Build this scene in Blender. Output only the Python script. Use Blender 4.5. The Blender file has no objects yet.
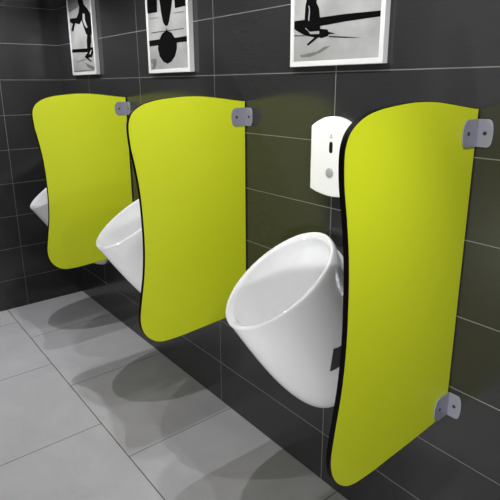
import bpy, math
import numpy as np
from mathutils import Matrix, Vector

C = bpy.context.scene.collection
S = bpy.context.scene

# ------------------------------------------------------------------ camera
cd = bpy.data.cameras.new('camera'); cam = bpy.data.objects.new('camera', cd); C.objects.link(cam)
cd.sensor_width = 36.0; cd.lens = 513.943 / 500 * 36.0
cd.shift_x = 0.0017; cd.shift_y = -0.0513; cd.clip_start = 0.01
R = ((0.624723, 0.780825, -0.005766), (-0.20137, 0.168239, 0.964959), (0.754434, -0.601671, 0.262338))
cam.matrix_world = Matrix(((R[0][0], R[1][0], R[2][0], 3.27428), (R[0][1], R[1][1], R[2][1], -1.14816),
                           (R[0][2], R[1][2], R[2][2], 1.3557), (0, 0, 0, 1)))
S.camera = cam

# ------------------------------------------------------------------ light
S.view_settings.view_transform = 'Standard'
S.view_settings.look = 'None'
S.view_settings.gamma = 1.0
S.view_settings.use_curve_mapping = False
S.view_settings.exposure = 0.0
W = bpy.data.worlds.new('room_ambient'); S.world = W; W.use_nodes = True
# the open room around: bright at wall height, dim overhead
_nt = W.node_tree; _bg = _nt.nodes['Background']; _bg.inputs[1].default_value = 0.40
_tc = _nt.nodes.new('ShaderNodeTexCoord'); _sp = _nt.nodes.new('ShaderNodeSeparateXYZ'); _rp = _nt.nodes.new('ShaderNodeValToRGB')
_nt.links.new(_tc.outputs['Generated'], _sp.inputs[0]); _nt.links.new(_sp.outputs[2], _rp.inputs[0]); _nt.links.new(_rp.outputs[0], _bg.inputs[0])
_rp.color_ramp.elements[0].position = 0.42; _rp.color_ramp.elements[0].color = (0.90, 0.90, 0.92, 1)
_rp.color_ramp.elements[1].position = 0.62; _rp.color_ramp.elements[1].color = (0.12, 0.12, 0.12, 1)

def spot(name, loc, target, power, deg, blend, radius, col=(1, 1, 1)):
    l = bpy.data.lights.new(name, 'SPOT'); l.energy = power; l.spot_size = math.radians(deg); l.spot_blend = blend
    l.shadow_soft_size = radius; l.color = col
    o = bpy.data.objects.new(name, l); C.objects.link(o); o.location = loc
    o.rotation_euler = (Vector(target) - Vector(loc)).to_track_quat('-Z', 'Y').to_euler()
    return o
def area(name, loc, target, power, size, col=(1, 1, 1)):
    l = bpy.data.lights.new(name, 'AREA'); l.energy = power; l.size = size; l.color = col
    o = bpy.data.objects.new(name, l); C.objects.link(o); o.location = loc
    o.rotation_euler = (Vector(target) - Vector(loc)).to_track_quat('-Z', 'Y').to_euler()
    return o
# one small downlight over every urinal bay
for x, pw_ in ((0.45, 24.0), (1.36, 18.5), (2.19, 19.0), (3.05, 18.0)):
    spot('downlight', (x, -0.435, 1.9), (x, -0.435, 0), pw_, 160, 0.5, 0.008)
# key lamp from the right; the other spots are unseen, added fill
spot('downlight_boost', (3.05, -0.435, 1.9), (2.95, -0.435, 0), 36.0, 70, 0.8, 0.01)  # extra spot added on the last downlight to brighten the lower right
spot('key_lamp', (3.9, -0.61, 2.58), (1.5, -0.3, 0.8), 30.0, 70, 0.5, 0.02)
spot('low_fill', (3.05, -2.7, 0.22), (1.85, 0, 0.85), 125.0, 50, 0.6, 0.12)  # added near floor level to brighten the urinal bellies and flanks
spot('floor_fill', (0.6, -2.4, 2.5), (0.5, -1.3, 0), 85.0, 56, 1.0, 0.15)  # unseen, added to lift the floor at the far left

# ------------------------------------------------------------------ materials
def nmat(name):
    m = bpy.data.materials.new(name); m.use_nodes = True
    nt = m.node_tree; return m, nt, nt.nodes['Principled BSDF']
def N(nt, typ, **kw):
    n = nt.nodes.new(typ)
    for k, v in kw.items():
        if k.startswith('i_'): n.inputs[int(k[2:])].default_value = v
        else: setattr(n, k, v)
    return n
def math_(nt, op, a, b=None, c=None):
    n = N(nt, 'ShaderNodeMath', operation=op)
    for i, v in enumerate((a, b, c)):
        if v is None: continue
        if isinstance(v, (int, float)): n.inputs[i].default_value = v
        else: nt.links.new(v, n.inputs[i])
    return n.outputs[0]
def joint(nt, coord, off, pitch, half):       # 1 on a joint line, 0 elsewhere
    t = math_(nt, 'DIVIDE', math_(nt, 'SUBTRACT', coord, off), pitch)
    d = math_(nt, 'ABSOLUTE', math_(nt, 'SUBTRACT', t, math_(nt, 'ROUND', t)))
    return math_(nt, 'LESS_THAN', math_(nt, 'MULTIPLY', d, pitch), half)
def mixc(nt, fac, a, b):
    n = N(nt, 'ShaderNodeMix', data_type='RGBA')
    for i, v in ((0, fac), (6, a), (7, b)):
        if isinstance(v, (tuple, float)): n.inputs[i].default_value = v
        else: nt.links.new(v, n.inputs[i])
    return n.outputs[2]
def plain(name, col, rough=0.5, metal=0.0, spec=0.5, noise=0.03, scale=60, coat=0.0):
    m, nt, b = nmat(name)
    tc = N(nt, 'ShaderNodeTexCoord'); nz = N(nt, 'ShaderNodeTexNoise'); nz.inputs['Scale'].default_value = scale
    nt.links.new(tc.outputs['Object'], nz.inputs['Vector'])
    lo = tuple(c * (1 - noise) for c in col) + (1.0,); hi = tuple(min(1, c * (1 + noise)) for c in col) + (1.0,)
    nt.links.new(mixc(nt, nz.outputs['Fac'], lo, hi), b.inputs['Base Color'])
    b.inputs['Roughness'].default_value = rough; b.inputs['Metallic'].default_value = metal
    b.inputs['Specular IOR Level'].default_value = spec; b.inputs['Coat Weight'].default_value = coat
    return m
def wall_tile(name, axis, off, base, grout):
    m, nt, b = nmat(name)
    g = N(nt, 'ShaderNodeNewGeometry'); s = N(nt, 'ShaderNodeSeparateXYZ'); nt.links.new(g.outputs['Position'], s.inputs[0])
    u = s.outputs[axis]; v = s.outputs[2]
    J = math_(nt, 'MAXIMUM', joint(nt, u, off, 0.6047, 0.0013), joint(nt, v, -0.0099, 0.2, 0.0013))
    # brushed linen-like tile face
    mp = N(nt, 'ShaderNodeMapping'); mp.inputs['Scale'].default_value = (6, 6, 90) if axis == 0 else (6, 6, 90)
    nt.links.new(g.outputs['Position'], mp.inputs[0])
    nz = N(nt, 'ShaderNodeTexNoise'); nz.inputs['Scale'].default_value = 3.0; nz.inputs['Detail'].default_value = 4
    nt.links.new(mp.outputs[0], nz.inputs['Vector'])
    n2 = N(nt, 'ShaderNodeTexNoise'); n2.inputs['Scale'].default_value = 3.2; n2.inputs['Detail'].default_value = 3
    nt.links.new(g.outputs['Position'], n2.inputs['Vector'])
    f = math_(nt, 'ADD', math_(nt, 'MULTIPLY', nz.outputs['Fac'], 0.6), math_(nt, 'MULTIPLY', n2.outputs['Fac'], 0.4))
    lo = tuple(c * 0.72 for c in base) + (1,); hi = tuple(c * 1.28 for c in base) + (1,)
    col = mixc(nt, f, lo, hi)
    nt.links.new(mixc(nt, J, col, grout + (1,)), b.inputs['Base Color'])
    nt.links.new(math_(nt, 'ADD', math_(nt, 'MULTIPLY', J, 0.4), 0.16), b.inputs['Roughness'])
    b.inputs['IOR'].default_value = 1.56
    bp = N(nt, 'ShaderNodeBump'); bp.inputs['Strength'].default_value = 0.25; bp.inputs['Distance'].default_value = 0.002
    hgt = math_(nt, 'SUBTRACT', math_(nt, 'MULTIPLY', nz.outputs['Fac'], 0.25), J)
    nt.links.new(hgt, bp.inputs['Height']); nt.links.new(bp.outputs[0], b.inputs['Normal'])
    return m
def floor_tile():
    m, nt, b = nmat('floor_tile')
    g = N(nt, 'ShaderNodeNewGeometry'); s = N(nt, 'ShaderNodeSeparateXYZ'); nt.links.new(g.outputs['Position'], s.inputs[0])
    x, y = s.outputs[0], s.outputs[1]
    row = math_(nt, 'FLOOR', math_(nt, 'DIVIDE', math_(nt, 'ADD', y, 0.4810), 0.6115))
    odd = math_(nt, 'ABSOLUTE', math_(nt, 'MODULO', row, 2.0))      # 0: row at the wall, 1: next row
    offx = math_(nt, 'ADD', 0.4768, math_(nt, 'MULTIPLY', odd, 0.357))
    jx = joint(nt, math_(nt, 'SUBTRACT', x, offx), 0.0, 0.6115, 0.0016)
    J = math_(nt, 'MAXIMUM', jx, joint(nt, y, -0.4810, 0.6115, 0.0018))
    n1 = N(nt, 'ShaderNodeTexNoise'); n1.inputs['Scale'].default_value = 3.5; n1.inputs['Detail'].default_value = 6
    n1.inputs['Roughness'].default_value = 0.6; n1.inputs['Distortion'].default_value = 0.8
    n2 = N(nt, 'ShaderNodeTexNoise'); n2.inputs['Scale'].default_value = 60; n2.inputs['Detail'].default_value = 3
    for n in (n1, n2): nt.links.new(g.outputs['Position'], n.inputs['Vector'])
    f = math_(nt, 'ADD', math_(nt, 'MULTIPLY', n1.outputs['Fac'], 0.8), math_(nt, 'MULTIPLY', n2.outputs['Fac'], 0.2))
    col = mixc(nt, f, (0.42, 0.412, 0.428, 1), (0.68, 0.668, 0.686, 1))
    nt.links.new(mixc(nt, J, col, (0.075, 0.073, 0.066, 1)), b.inputs['Base Color'])
    b.inputs['Roughness'].default_value = 0.55; b.inputs['Specular IOR Level'].default_value = 0.35
    bp = N(nt, 'ShaderNodeBump'); bp.inputs['Strength'].default_value = 0.3; bp.inputs['Distance'].default_value = 0.002
    nt.links.new(math_(nt, 'MULTIPLY', J, -1.0), bp.inputs['Height']); nt.links.new(bp.outputs[0], b.inputs['Normal'])
    return m
def print_paper():
    m, nt, b = nmat('print_paper')
    tc = N(nt, 'ShaderNodeTexCoord'); n1 = N(nt, 'ShaderNodeTexNoise'); n1.inputs['Scale'].default_value = 9
    n1.inputs['Detail'].default_value = 5; nt.links.new(tc.outputs['Object'], n1.inputs['Vector'])
    nt.links.new(mixc(nt, n1.outputs['Fac'], (0.12, 0.12, 0.118, 1), (0.46, 0.46, 0.45, 1)), b.inputs['Base Color'])
    b.inputs['Roughness'].default_value = 0.35
    return m

M = dict(
    wall_a=wall_tile('dark_wall_tile', 0, 0.422, (0.025, 0.025, 0.026), (0.16, 0.155, 0.145)),
    wall_b=wall_tile('dark_wall_tile_back', 1, -0.3553, (0.025, 0.025, 0.026), (0.16, 0.155, 0.145)),
    floor=floor_tile(),
    green=plain('lime_laminate', (0.545, 0.61, 0.012), 0.45, noise=0.02, scale=14),
    backing=plain('grey_backing', (0.50, 0.50, 0.51), 0.45, noise=0.02, scale=14),
    black=plain('black_edge', (0.001, 0.001, 0.002), 0.6, spec=0.06),
    ceramic=plain('white_ceramic', (0.92, 0.92, 0.93), 0.12, noise=0.01, spec=0.5, coat=0.3),
    plastic=plain('white_plastic', (0.84, 0.84, 0.83), 0.3, noise=0.01),
    metal=plain('satin_metal', (0.29, 0.29, 0.345), 0.42, metal=0.35, noise=0.06),
    screw=plain('screw_metal', (0.05, 0.05, 0.055), 0.4, metal=0.6),
    frame=plain('white_frame', (0.60, 0.60, 0.59), 0.35, noise=0.01),
    paper=print_paper(),
    ink=plain('print_ink', (0.0025, 0.0025, 0.0025), 0.7, spec=0.02),
    inkgrey=plain('print_grey_ink', (0.12, 0.12, 0.117), 0.4, noise=0.35, scale=70),
    window=plain('sensor_window', (0.012, 0.014, 0.012), 0.12),
    button=plain('grey_button', (0.36, 0.36, 0.35), 0.35),
    patch=plain('dark_side_patch', (0.05, 0.052, 0.05), 0.3),
    drain=plain('drain_metal', (0.45, 0.45, 0.45), 0.25, metal=0.9),
)

# ------------------------------------------------------------------ helpers
def obj(name, verts, faces, mat, parent=None, smooth=False, mats=None, mi=None):
    me = bpy.data.meshes.new(name); me.from_pydata([tuple(map(float, v)) for v in verts], [], faces); me.update()
    import bmesh
    bm = bmesh.new(); bm.from_mesh(me); bmesh.ops.recalc_face_normals(bm, faces=bm.faces); bm.to_mesh(me); bm.free()
    for m_ in (mats or [mat]): me.materials.append(m_)
    if mi is not None:
        for p, k in zip(me.polygons, mi): p.material_index = k
    if smooth:
        for p in me.polygons: p.use_smooth = True
    o = bpy.data.objects.new(name, me); C.objects.link(o)
    if parent: o.parent = parent
    return o
def thing(name, label, cat, loc, group=None):
    o = bpy.data.objects.new(name, None); C.objects.link(o); o.location = loc; o.empty_display_size = 0.05
    o['label'] = label; o['category'] = cat
    if group: o['group'] = group
    return o
def structure(name, verts, faces, mat):
    o = obj(name, verts, faces, mat); o['kind'] = 'structure'; return o
def box(x0, x1, y0, y1, z0, z1):
    v = [(x, y, z) for x in (x0, x1) for y in (y0, y1) for z in (z0, z1)]
    f = [(0, 1, 3, 2), (4, 6, 7, 5), (0, 4, 5, 1), (2, 3, 7, 6), (0, 2, 6, 4), (1, 5, 7, 3)]
    return v, f
def dup(root, loc, label):
    r = root.copy(); C.objects.link(r); r.location = loc; r['label'] = label
    for ch in list(root.children):
        c = ch.copy(); C.objects.link(c); c.parent = r
        for g in list(ch.children):
            d = g.copy(); C.objects.link(d); d.parent = c
    return r
def bevel(o, w, seg=3, angle=40):
    m = o.modifiers.new('bevel', 'BEVEL'); m.width = w; m.segments = seg
    m.limit_method = 'ANGLE'; m.angle_limit = math.radians(angle)
def catmull(pts, k=4):
    P = [np.array(p, float) for p in pts]; out = []
    for i in range(len(P) - 1):
        a = P[max(i - 1, 0)]; b = P[i]; c = P[i + 1]; d = P[min(i + 2, len(P) - 1)]
        for j in range(k):
            t = j / k
            out.append(0.5 * ((2 * b) + (c - a) * t + (2 * a - 5 * b + 4 * c - d) * t * t + (3 * b - a - 3 * c + d) * t ** 3))
    out.append(P[-1]); return out

# ------------------------------------------------------------------ the room
structure('floor', *box(-0.1, 6.0, -4.0, 0.1, -0.1, 0.0), M['floor'])
structure('wall_right', *box(-0.1, 6.0, 0.0, 0.1, 0.0, 2.6), M['wall_a'])
structure('wall_back', *box(-0.1, 0.0, -4.0, 0.0, 0.0, 2.6), M['wall_b'])

# ------------------------------------------------------------------ urinal
def make_urinal():
    t_ = thing('urinal', '', 'urinal', (0, 0, 0), 'white wall hung urinals')
    yc, zc, a, b, th = -0.204, 0.811, 0.132, 0.202, 0.533
    aw, zt, zb, k1, k2, pw, ang, kt = 0.132, 0.872, 0.308, 0.032, 0.133, 2.177, 0.731, 0.037
    n, m = 96, 36
    t = np.linspace(0, 2 * np.pi, n, endpoint=False); ct, st = np.cos(t), np.sin(t)
    def body(s, ct=ct, st=st):
        Rm = np.stack([a * ct, yc - b * st * np.cos(th), zc - b * st * np.sin(th)], -1)
        e = 2 / pw
        Wl = np.stack([aw * np.sign(ct) * abs(ct) ** e, 0 * ct, (zt + zb) / 2 - (zt - zb) / 2 * np.sign(st) * abs(st) ** e], -1)
        L1 = k1 * (.5 + .5 * st) + kt * (.5 - .5 * st); L2 = k2 * (.5 + .5 * st) + kt * (.5 - .5 * st)
        T0 = np.stack([.3 * ct * L1, np.cos(ang) * L1, -np.sin(ang) * L1], -1); T1 = np.stack([0 * ct, -L2, 0 * ct], -1)
        return (1 - s) ** 3 * Rm + 3 * (1 - s) ** 2 * s * (Rm + T0) + 3 * (1 - s) * s * s * (Wl + T1) + s ** 3 * Wl
    rings = []
    for i in range(m - 1, -1, -1): rings.append(body(i / (m - 1)))
    Rm = rings[-1]; cen = Rm.mean(0); Nr = np.array([0, -math.sin(th), math.cos(th)])
    for ins, up in ((0.0012, 0.004), (0.0035, 0.0065), (0.007, 0.0075), (0.0105, 0.0065), (0.0125, 0.004), (0.0135, 0.0)):
        d = Rm - cen; L = np.linalg.norm(d, axis=1)[:, None]
        rings.append(Rm - d / L * ins + Nr * up)
    for i in range(1, 26):                                      # basin, following the outer shell
        s = i / 25 * 0.86
        B = body(s); c0 = B.mean(0); q = i / 25
        k = (0.895 - 0.06 * q) * math.sqrt(max(0.0, 1 - q ** 5)) if i < 25 else 0.12
        B2 = c0 + (B - c0) * k; B2[:, 1] = np.minimum(B2[:, 1], -0.012)
        rings.append(B2)
    V = [v for r_ in rings for v in r_]; F = []
    for i in range(len(rings) - 1):
        for j in range(n):
            F.append((i * n + j, i * n + (j + 1) % n, (i + 1) * n + (j + 1) % n, (i + 1) * n + j))
    c_in = len(V); V.append(rings[-1].mean(0)); L0 = (len(rings) - 1) * n
    for j in range(n): F.append((L0 + j, L0 + (j + 1) % n, c_in))
    F.append(tuple(range(n)))
    obj('bowl', V, F, M['ceramic'], t_, True)
    # thin dark patch on each flank, near the wall
    for sgn in (1, -1):
        g = []; ns, nt_ = 8, 8
        for i in range(ns):
            for j in range(nt_):
                u_, v_ = i / (ns - 1), j / (nt_ - 1)
                s = (1 - v_) * (0.615 + 0.114 * u_) + v_ * (0.674 + 0.097 * u_)
                tt = math.radians((1 - v_) * (11.25 - 8.25 * u_) + v_ * (26.0 - 10.3 * u_))
                p = body(s, np.array([math.cos(tt)]), np.array([math.sin(tt)]))[0]; g.append(p)
        V = []
        for off in (0.0022, -0.002):
            for p in g: V.append((sgn * (p[0] + off), p[1], p[2]))
        K = ns * nt_; F = []
        for l in (0, K):
            for i in range(ns - 1):
                for j in range(nt_ - 1):
                    F.append((l + i * nt_ + j, l + (i + 1) * nt_ + j, l + (i + 1) * nt_ + j + 1, l + i * nt_ + j + 1))
        edge = [j for j in range(nt_)] + [i * nt_ + nt_ - 1 for i in range(1, ns)] + [(ns - 1) * nt_ + j for j in range(nt_ - 2, -1, -1)] + [i * nt_ for i in range(ns - 2, 0, -1)]
        for q in range(len(edge)):
            p0, p1 = edge[q], edge[(q + 1) % len(edge)]; F.append((p0, p1, K + p1, K + p0))
        obj('side_patch', V, F, M['patch'], t_)
    return t_
u0 = make_urinal()
u0.location = (2.235, 0, 0)
u0['label'] = 'nearest white oval urinal, its bowl open beside the closest lime partition'
dup(u0, (1.312, 0, 0), 'middle white urinal half hidden behind the second lime partition')
dup(u0, (0.405, 0, 0), 'farthest white urinal, only its front lip showing past the corner partition')

# ------------------------------------------------------------------ partitions
OUTLINE = [(-0.004, 1.301), (-0.0261, 1.3027), (-0.0691, 1.3078), (-0.1277, 1.3151), (-0.1756, 1.3199), (-0.2205, 1.3214), (-0.2686, 1.3202), (-0.3455, 1.3127), (-0.3935, 1.3019), (-0.4226, 1.2874), (-0.4401, 1.271), (-0.4493, 1.2508), (-0.4522, 1.2299), (-0.4514, 1.2014), (-0.4485, 1.172), (-0.4417, 1.134), (-0.4353, 1.0949), (-0.4298, 1.0549), (-0.4259, 1.014), (-0.4236, 0.9726), (-0.4225, 0.9304), (-0.4218, 0.8872), (-0.4227, 0.8438), (-0.4252, 0.7998), (-0.4291, 0.7599), (-0.4334, 0.7297), (-0.4404, 0.6905), (-0.4482, 0.6464), (-0.4535, 0.6101), (-0.4532, 0.5803), (-0.4448, 0.5505), (-0.4276, 0.5245), (-0.4038, 0.5052), (-0.38, 0.4958), (-0.3524, 0.4926), (-0.299, 0.4921), (-0.2428, 0.4951), (-0.1628, 0.4987), (-0.0264, 0.5081), (-0.004, 0.509)]
def ngon_prism(outline, x0, x1):
    n = len(outline)
    V = [(x0, y, z) for y, z in outline] + [(x1, y, z) for y, z in outline]
    F = [tuple(range(n)), tuple(range(2 * n - 1, n - 1, -1))] + [(i, (i + 1) % n, n + (i + 1) % n, n + i) for i in range(n)]
    return V, F
def inset(outline, d):
    n = len(outline); out = []
    P = [np.array(p) for p in outline]
    for i in range(n):
        a, b = P[i - 1], P[(i + 1) % n]; t = (b - a) / (np.linalg.norm(b - a) + 1e-9); nn = np.array([t[1], -t[0]])
        out.append(P[i] - nn * d)
    return out
def make_partition():
    t_ = thing('urinal_partition', '', 'partition', (0, 0, 0), 'lime green urinal partitions')
    ol = catmull(OUTLINE, 4)
    inn = inset(ol, 0.0012)
    if abs(inn[40][0]) > abs(ol[40][0]): inn = inset(ol, -0.0012)
    TH = 0.0135
    V, F = ngon_prism(inn, -TH, 0.0)
    obj('board', V, F, None, t_, mats=[M['green'], M['backing']], mi=[1] + [0] * (len(F) - 1))
    # black edge band: a ring round the board, a hair narrower than its faces
    n = len(ol); V = []; F = []
    for x in (-TH + 0.0004, -0.0004):
        V += [(x, p[0], p[1]) for p in ol]; V += [(x, p[0], p[1]) for p in inn]
    for i in range(n):
        j = (i + 1) % n
        F += [(i, j, 2 * n + j, 2 * n + i), (n + i, 3 * n + i, 3 * n + j, n + j), (i, n + i, n + j, j), (2 * n + i, 2 * n + j, 3 * n + j, 3 * n + i)]
    obj('edge_band', V, F, M['black'], t_)
    # angle brackets: one leaf screwed to the wall, the other to the board
    for zc in (1.2465, 0.541):
        h = 0.0315 if zc > 1 else 0.0335; T = 0.0028
        def leaf(L):
            pts = [(0, -h), (L * 0.70, -h)]
            for k in range(9):
                u = -math.pi / 2 + math.pi * k / 8
                pts.append((L * 0.72 + L * 0.28 * math.cos(u) ** 0.8 if abs(math.cos(u)) > 1e-6 else L * 0.72, h * math.sin(u) * 0.98))
            pts += [(L * 0.70, h), (0, h)]
            return pts
        w = leaf(0.038); p = leaf(0.066)
        V = []; F = []
        def slab(pts, f0, f1):
            o = len(V); k = len(pts)
            for q in pts: V.append(f0(q))
            for q in pts: V.append(f1(q))
            F.append(tuple(o + i for i in range(k))); F.append(tuple(o + k + i for i in reversed(range(k))))
            for i in range(k): F.append((o + i, o + (i + 1) % k, o + k + (i + 1) % k, o + k + i))
        slab(w, lambda q: (q[0], 0.0, zc + q[1]), lambda q: (q[0], -T, zc + q[1]))
        slab(p, lambda q: (0.0002, -q[0], zc + q[1]), lambda q: (0.0002 + T, -q[0], zc + q[1]))
        br = obj('bracket', V, F, M['metal'], t_); bevel(br, 0.0008, 2, 60)
        def screw(c, ax):
            V = []; k = 16; F = []
            for r_, d in ((0.0045, 0.0), (0.0042, 0.0012), (0.0022, 0.0014), (0.002, 0.0006)):
                for i in range(k):
                    u = 2 * math.pi * i / k
                    if ax == 'y': V.append((c[0] + r_ * math.cos(u), c[1] - d, c[2] + r_ * math.sin(u)))
                    else: V.append((c[0] + d, c[1] + r_ * math.cos(u), c[2] + r_ * math.sin(u)))
            for l in range(3):
                for i in range(k): F.append((l * k + i, l * k + (i + 1) % k, (l + 1) * k + (i + 1) % k, (l + 1) * k + i))
            F.append(tuple(3 * k + i for i in range(k)))
            obj('screw', V, F, M['screw'], br)
        screw((0.0195, -T, zc), 'y'); screw((T, -0.043, zc), 'x')
    return t_
p0 = make_partition()
p0.location = (2.672, 0, 0)
p0['label'] = 'nearest lime green partition with thick black edge and two grey brackets visible'
dup(p0, (1.82, 0, 0), 'middle lime green partition, between the farthest and the nearest one')
dup(p0, (0.877, 0, 0), 'farthest lime green partition, closest to the dark back wall')

# ------------------------------------------------------------------ flush sensor plate
def make_sensor():
    t_ = thing('flush_sensor', 'white flush sensor plate with dark window and grey button above the nearest urinal', 'flush sensor', (2.247, 0, 1.14))
    hw, D = 0.083, 0.022
    top = [(x, 0.096 + 0.030 * (1 - (x / hw) ** 2)) for x in np.linspace(-hw, hw, 17)]
    bot = [(x, -0.095 - 0.014 * (1 - (x / hw) ** 2)) for x in np.linspace(hw, -hw, 17)]
    pts = top + bot; n = len(pts)
    V = []; F = []
    for y, s in ((0.0, 1.0), (-D * 0.75, 1.0), (-D * 0.93, 0.985), (-D, 0.955)):
        for q in pts: V.append((q[0] * s, y, q[1] * (1 - (1 - s) * 0.7)))
    for l in range(3):
        for i in range(n): F.append((l * n + i, l * n + (i + 1) % n, (l + 1) * n + (i + 1) % n, (l + 1) * n + i))
    F.append(tuple(3 * n + i for i in range(n))); F.append(tuple(reversed(range(n))))
    o = obj('cover', V, F, M['plastic'], t_); bevel(o, 0.002, 2, 50)
    def disc(name, pts, y0, y1, mat):
        n = len(pts)
        V = [(x, y0, z) for x, z in pts] + [(x, y1, z) for x, z in pts] + [(x * 1.0, y1, z) for x, z in pts]
        F = [(i, (i + 1) % n, n + (i + 1) % n, n + i) for i in range(n)] + [tuple(n + i for i in range(n))]
        return obj(name, V[:2 * n], F, mat, t_)
    sl = []
    for k in range(9): sl.append((0.0065 * math.cos(math.pi * k / 8), 0.0475 + 0.0065 * math.sin(math.pi * k / 8)))
    for k in range(9): sl.append((0.0065 * math.cos(math.pi + math.pi * k / 8), 0.027 + 0.0065 * math.sin(math.pi + math.pi * k / 8)))
    disc('sensor_window', sl, -D + 0.001, -D - 0.0008, M['window'])
    # round button, slightly domed
    V = []; F = []; k = 24; rr = [(0.0145, -D + 0.001), (0.0142, -D - 0.002), (0.012, -D - 0.0035), (0.007, -D - 0.0045)]
    for r_, y in rr:
        for i in range(k): V.append((-0.002 + r_ * math.cos(2 * math.pi * i / k), y, -0.037 + r_ * math.sin(2 * math.pi * i / k)))
    for l in range(3):
        for i in range(k): F.append((l * k + i, l * k + (i + 1) % k, (l + 1) * k + (i + 1) % k, (l + 1) * k + i))
    F.append(tuple(3 * k + i for i in range(k)))
    obj('button', V, F, M['button'], t_, True)
    # faint printed mark above the window: small triangle over a bar
    V = [(-0.0012, -D - 0.0003, 0.075), (0.0012, -D - 0.0003, 0.075), (0.004, -D - 0.0003, 0.0685), (-0.004, -D - 0.0003, 0.0685),
         (-0.008, -D - 0.0003, 0.0665), (0.008, -D - 0.0003, 0.0665), (0.008, -D - 0.0003, 0.0645), (-0.008, -D - 0.0003, 0.0645)]
    obj('printed_mark', V, [(0, 1, 2, 3), (4, 5, 6, 7)], M['button'], t_)
    return t_
make_sensor()

# ------------------------------------------------------------------ pictures
def make_picture(label, x, z, w, h, D, shapes):
    t_ = thing('framed_picture', label, 'picture', (x, 0, z), 'framed aeroplane photographs')
    fw = 0.0145; hw = w / 2
    o = [(-hw, 0), (hw, 0), (hw, h), (-hw, h)]; i_ = [(-hw + fw, fw), (hw - fw, fw), (hw - fw, h - fw), (-hw + fw, h - fw)]
    V = []; F = []
    for ring, y in ((o, 0), (o, -D), (i_, -D), (i_, -D + 0.006), (i_, 0)):
        for q in ring: V.append((q[0], y, q[1]))
    for l in range(4):
        for k in range(4): F.append((l * 4 + k, l * 4 + (k + 1) % 4, (l + 1) * 4 + (k + 1) % 4, (l + 1) * 4 + k))
    for k in range(4): F.append((16 + k, 16 + (k + 1) % 4, (k + 1) % 4, k))
    f = obj('frame', V, F, M['frame'], t_); bevel(f, 0.001, 2, 50)
    # print, with its ink shapes lying on the paper
    yp = -D + 0.003
    V = [(q[0], yp, q[1]) for q in i_] + [(q[0], yp + 0.003, q[1]) for q in i_]
    F = [(0, 1, 2, 3), (7, 6, 5, 4)] + [(k, (k + 1) % 4, 4 + (k + 1) % 4, 4 + k) for k in range(4)]; MI = [0] * 6
    cl = lambda q: (min(max(q[0], -hw + fw), hw - fw), min(max(q[1], fw), h - fw))
    for li, (mi, pts) in enumerate(shapes):
        b = len(V); y = yp - 0.0003 * (1 + li * 0.6)
        for q in pts:
            q = cl(q); V.append((q[0], y, q[1]))
        F.append(tuple(range(b, b + len(pts)))); MI.append(mi)
    pr = obj('print', V, F, None, t_, mats=[M['paper'], M['ink'], M['inkgrey']], mi=MI)
    return t_
S3 = [(2, [(-0.1323, 0.0329), (-0.0631, 0.0397), (-0.0352, 0.0512), (-0.0101, 0.0537), (-0.0212, 0.0472), (-0.0486, 0.0357), (-0.0918, 0.026), (-0.127, 0.0258)]),
      (1, [(-0.0549, 0.1311), (0.0404, 0.1311), (0.172, 0.1275), (0.172, 0.1135), (0.0415, 0.1119), (-0.054, 0.1078)]),
      (1, [(-0.0181, 0.0789), (0.0437, 0.073), (0.0999, 0.0664), (0.0439, 0.0699), (-0.018, 0.0758)]),
      (1, [(-0.172, 0.0909), (-0.1137, 0.0874), (-0.1136, 0.085), (-0.172, 0.0882)]),
      (1, [(-0.172, 0.1303), (-0.1151, 0.1304), (-0.1137, 0.1644), (-0.1106, 0.1769), (-0.1045, 0.1826), (-0.0948, 0.1815), (-0.0827, 0.1785), (-0.0692, 0.1722), (-0.0582, 0.1552), (-0.0535, 0.1294), (-0.0513, 0.1006), (-0.0235, 0.0967), (-0.0195, 0.0901), (0.0063, 0.0835), (-0.0183, 0.0837), (-0.0204, 0.0791), (-0.0456, 0.0751), (-0.0575, 0.0785), (-0.0978, 0.0581), (-0.1054, 0.0612), (-0.0742, 0.079), (-0.1137, 0.0874), (-0.1445, 0.1014), (-0.172, 0.1086)]),
      (1, [(-0.108, 0.17), (-0.11, 0.21), (-0.09, 0.25), (-0.03, 0.27), (0.02, 0.26), (-0.01, 0.235), (-0.06, 0.21), (-0.07, 0.17)]),
      (1, [(-0.172, 0.27), (-0.09, 0.245), (0.172, 0.262), (0.172, 0.278), (0.0, 0.285), (-0.172, 0.295)]),
      (0, [(-0.0918, 0.0956), (-0.0549, 0.0951), (-0.0545, 0.0873), (-0.0901, 0.089)]),
      (0, [(-0.1118, 0.1054), (-0.0901, 0.094), (-0.0901, 0.089), (-0.1094, 0.1085)]),
      (0, [(-0.1, 0.128), (-0.097, 0.155), (-0.101, 0.168), (-0.096, 0.165), (-0.093, 0.15), (-0.096, 0.125)])]
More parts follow.
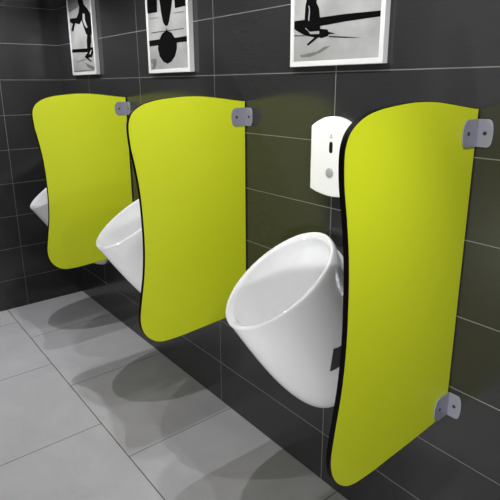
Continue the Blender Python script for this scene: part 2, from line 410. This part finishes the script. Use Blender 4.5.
S2 = [(1, [(-0.0025, 0.1743), (0.0031, 0.1624), (0.0357, 0.153), (0.0574, 0.1334), (0.0741, 0.112), (0.0723, 0.0894), (0.0561, 0.0628), (0.0259, 0.0431), (-0.006, 0.0348), (-0.0428, 0.0456), (-0.071, 0.0683), (-0.0812, 0.0976), (-0.0751, 0.1259), (-0.0418, 0.1542), (-0.0094, 0.1633)]),
      (1, [(-0.172, 0.1343), (-0.064, 0.1347), (-0.0665, 0.1111), (-0.172, 0.1108)]), (1, [(0.0573, 0.132), (0.172, 0.1332), (0.172, 0.1124), (0.0603, 0.1128)]),
      (1, [(-0.1333, 0.1653), (0.132, 0.1628), (0.1319, 0.1602), (-0.1336, 0.1629)]),
      (1, [(-0.060, 0.40), (0.062, 0.40), (0.051, 0.2724), (0.0383, 0.2342), (0.0206, 0.1957), (0.0098, 0.1822), (-0.0095, 0.1825), (-0.0258, 0.1953), (-0.0387, 0.2332), (-0.0483, 0.2842)]),
      (1, [(-0.172, 0.30), (-0.0678, 0.2888), (-0.0729, 0.2412), (-0.172, 0.243)]), (1, [(0.0693, 0.285), (0.172, 0.285), (0.172, 0.2413), (0.0711, 0.2404)]),
      (2, [(-0.1426, 0.2223), (-0.0599, 0.2215), (-0.0601, 0.2193), (-0.1428, 0.2201)]), (2, [(0.0607, 0.2253), (0.1409, 0.2235), (0.1408, 0.2214), (0.0605, 0.2227)]),
      (2, [(-0.146, 0.0568), (-0.103, 0.06), (-0.0936, 0.0499), (-0.1057, 0.0356), (-0.1184, 0.0163), (-0.1398, 0.0168), (-0.1268, 0.0363), (-0.145, 0.0468)])]
S1 = [(2, [(-0.172, 0.48), (-0.0008, 0.48), (0.0633, 0.3561), (-0.0358, 0.3426), (-0.1532, 0.332), (-0.172, 0.33)]),
      (1, [(-0.146, 0.3005), (-0.0429, 0.2958), (-0.0082, 0.3198), (0.0059, 0.3479), (-0.01, 0.372), (0.01, 0.395), (0.05, 0.395), (0.0688, 0.3506), (0.1104, 0.3268), (0.150, 0.2955), (0.152, 0.2425), (0.140, 0.1956), (0.0698, 0.2029), (0.0485, 0.2353), (0.0237, 0.2771), (-0.0087, 0.2601), (-0.0713, 0.2706), (-0.108, 0.230), (-0.136, 0.240), (-0.105, 0.27), (-0.1433, 0.2822)]),
      (1, [(0.066, 0.1339), (0.0703, 0.1737), (0.0854, 0.2062), (0.13, 0.2029), (0.1307, 0.1659), (0.1142, 0.1366), (0.1469, 0.1348), (0.1432, 0.1054), (0.1205, 0.0865), (0.0758, 0.0859), (0.1159, 0.0656), (0.1046, 0.063), (0.0217, 0.0917), (0.0606, 0.1093), (0.0753, 0.1137), (-0.1544, 0.1229), (-0.1516, 0.1405)]),
      (0, [(0.0453, 0.3095), (0.0715, 0.3044), (0.0709, 0.2727), (0.0964, 0.2363), (0.082, 0.2326), (0.053, 0.2547), (0.0385, 0.2807)]),
      (0, [(0.09, 0.105), (0.12, 0.125), (0.126, 0.12), (0.105, 0.1)]),
      (2, [(0.0154, 0.0652), (0.1453, 0.0356), (0.1426, 0.0231), (0.0581, 0.038)]), (2, [(-0.0767, 0.0737), (0.0474, 0.0819), (0.0465, 0.0784), (-0.0775, 0.0706)]),
      (2, [(-0.15, 0.022), (0.15, 0.026), (0.15, 0.023), (-0.15, 0.018)])]
make_picture('white framed aeroplane photograph above the nearest urinal, a long dark wing running right', 2.238, 1.407, 0.346, 0.52, 0.02, S3)
make_picture('white framed aeroplane photograph above the middle partition, plane shadow seen from above', 1.330, 1.406, 0.336, 0.52, 0.022, S2)
make_picture('white framed aeroplane photograph nearest the back wall corner, two tilted dark shapes', 0.420, 1.413, 0.336, 0.52, 0.022, S1)
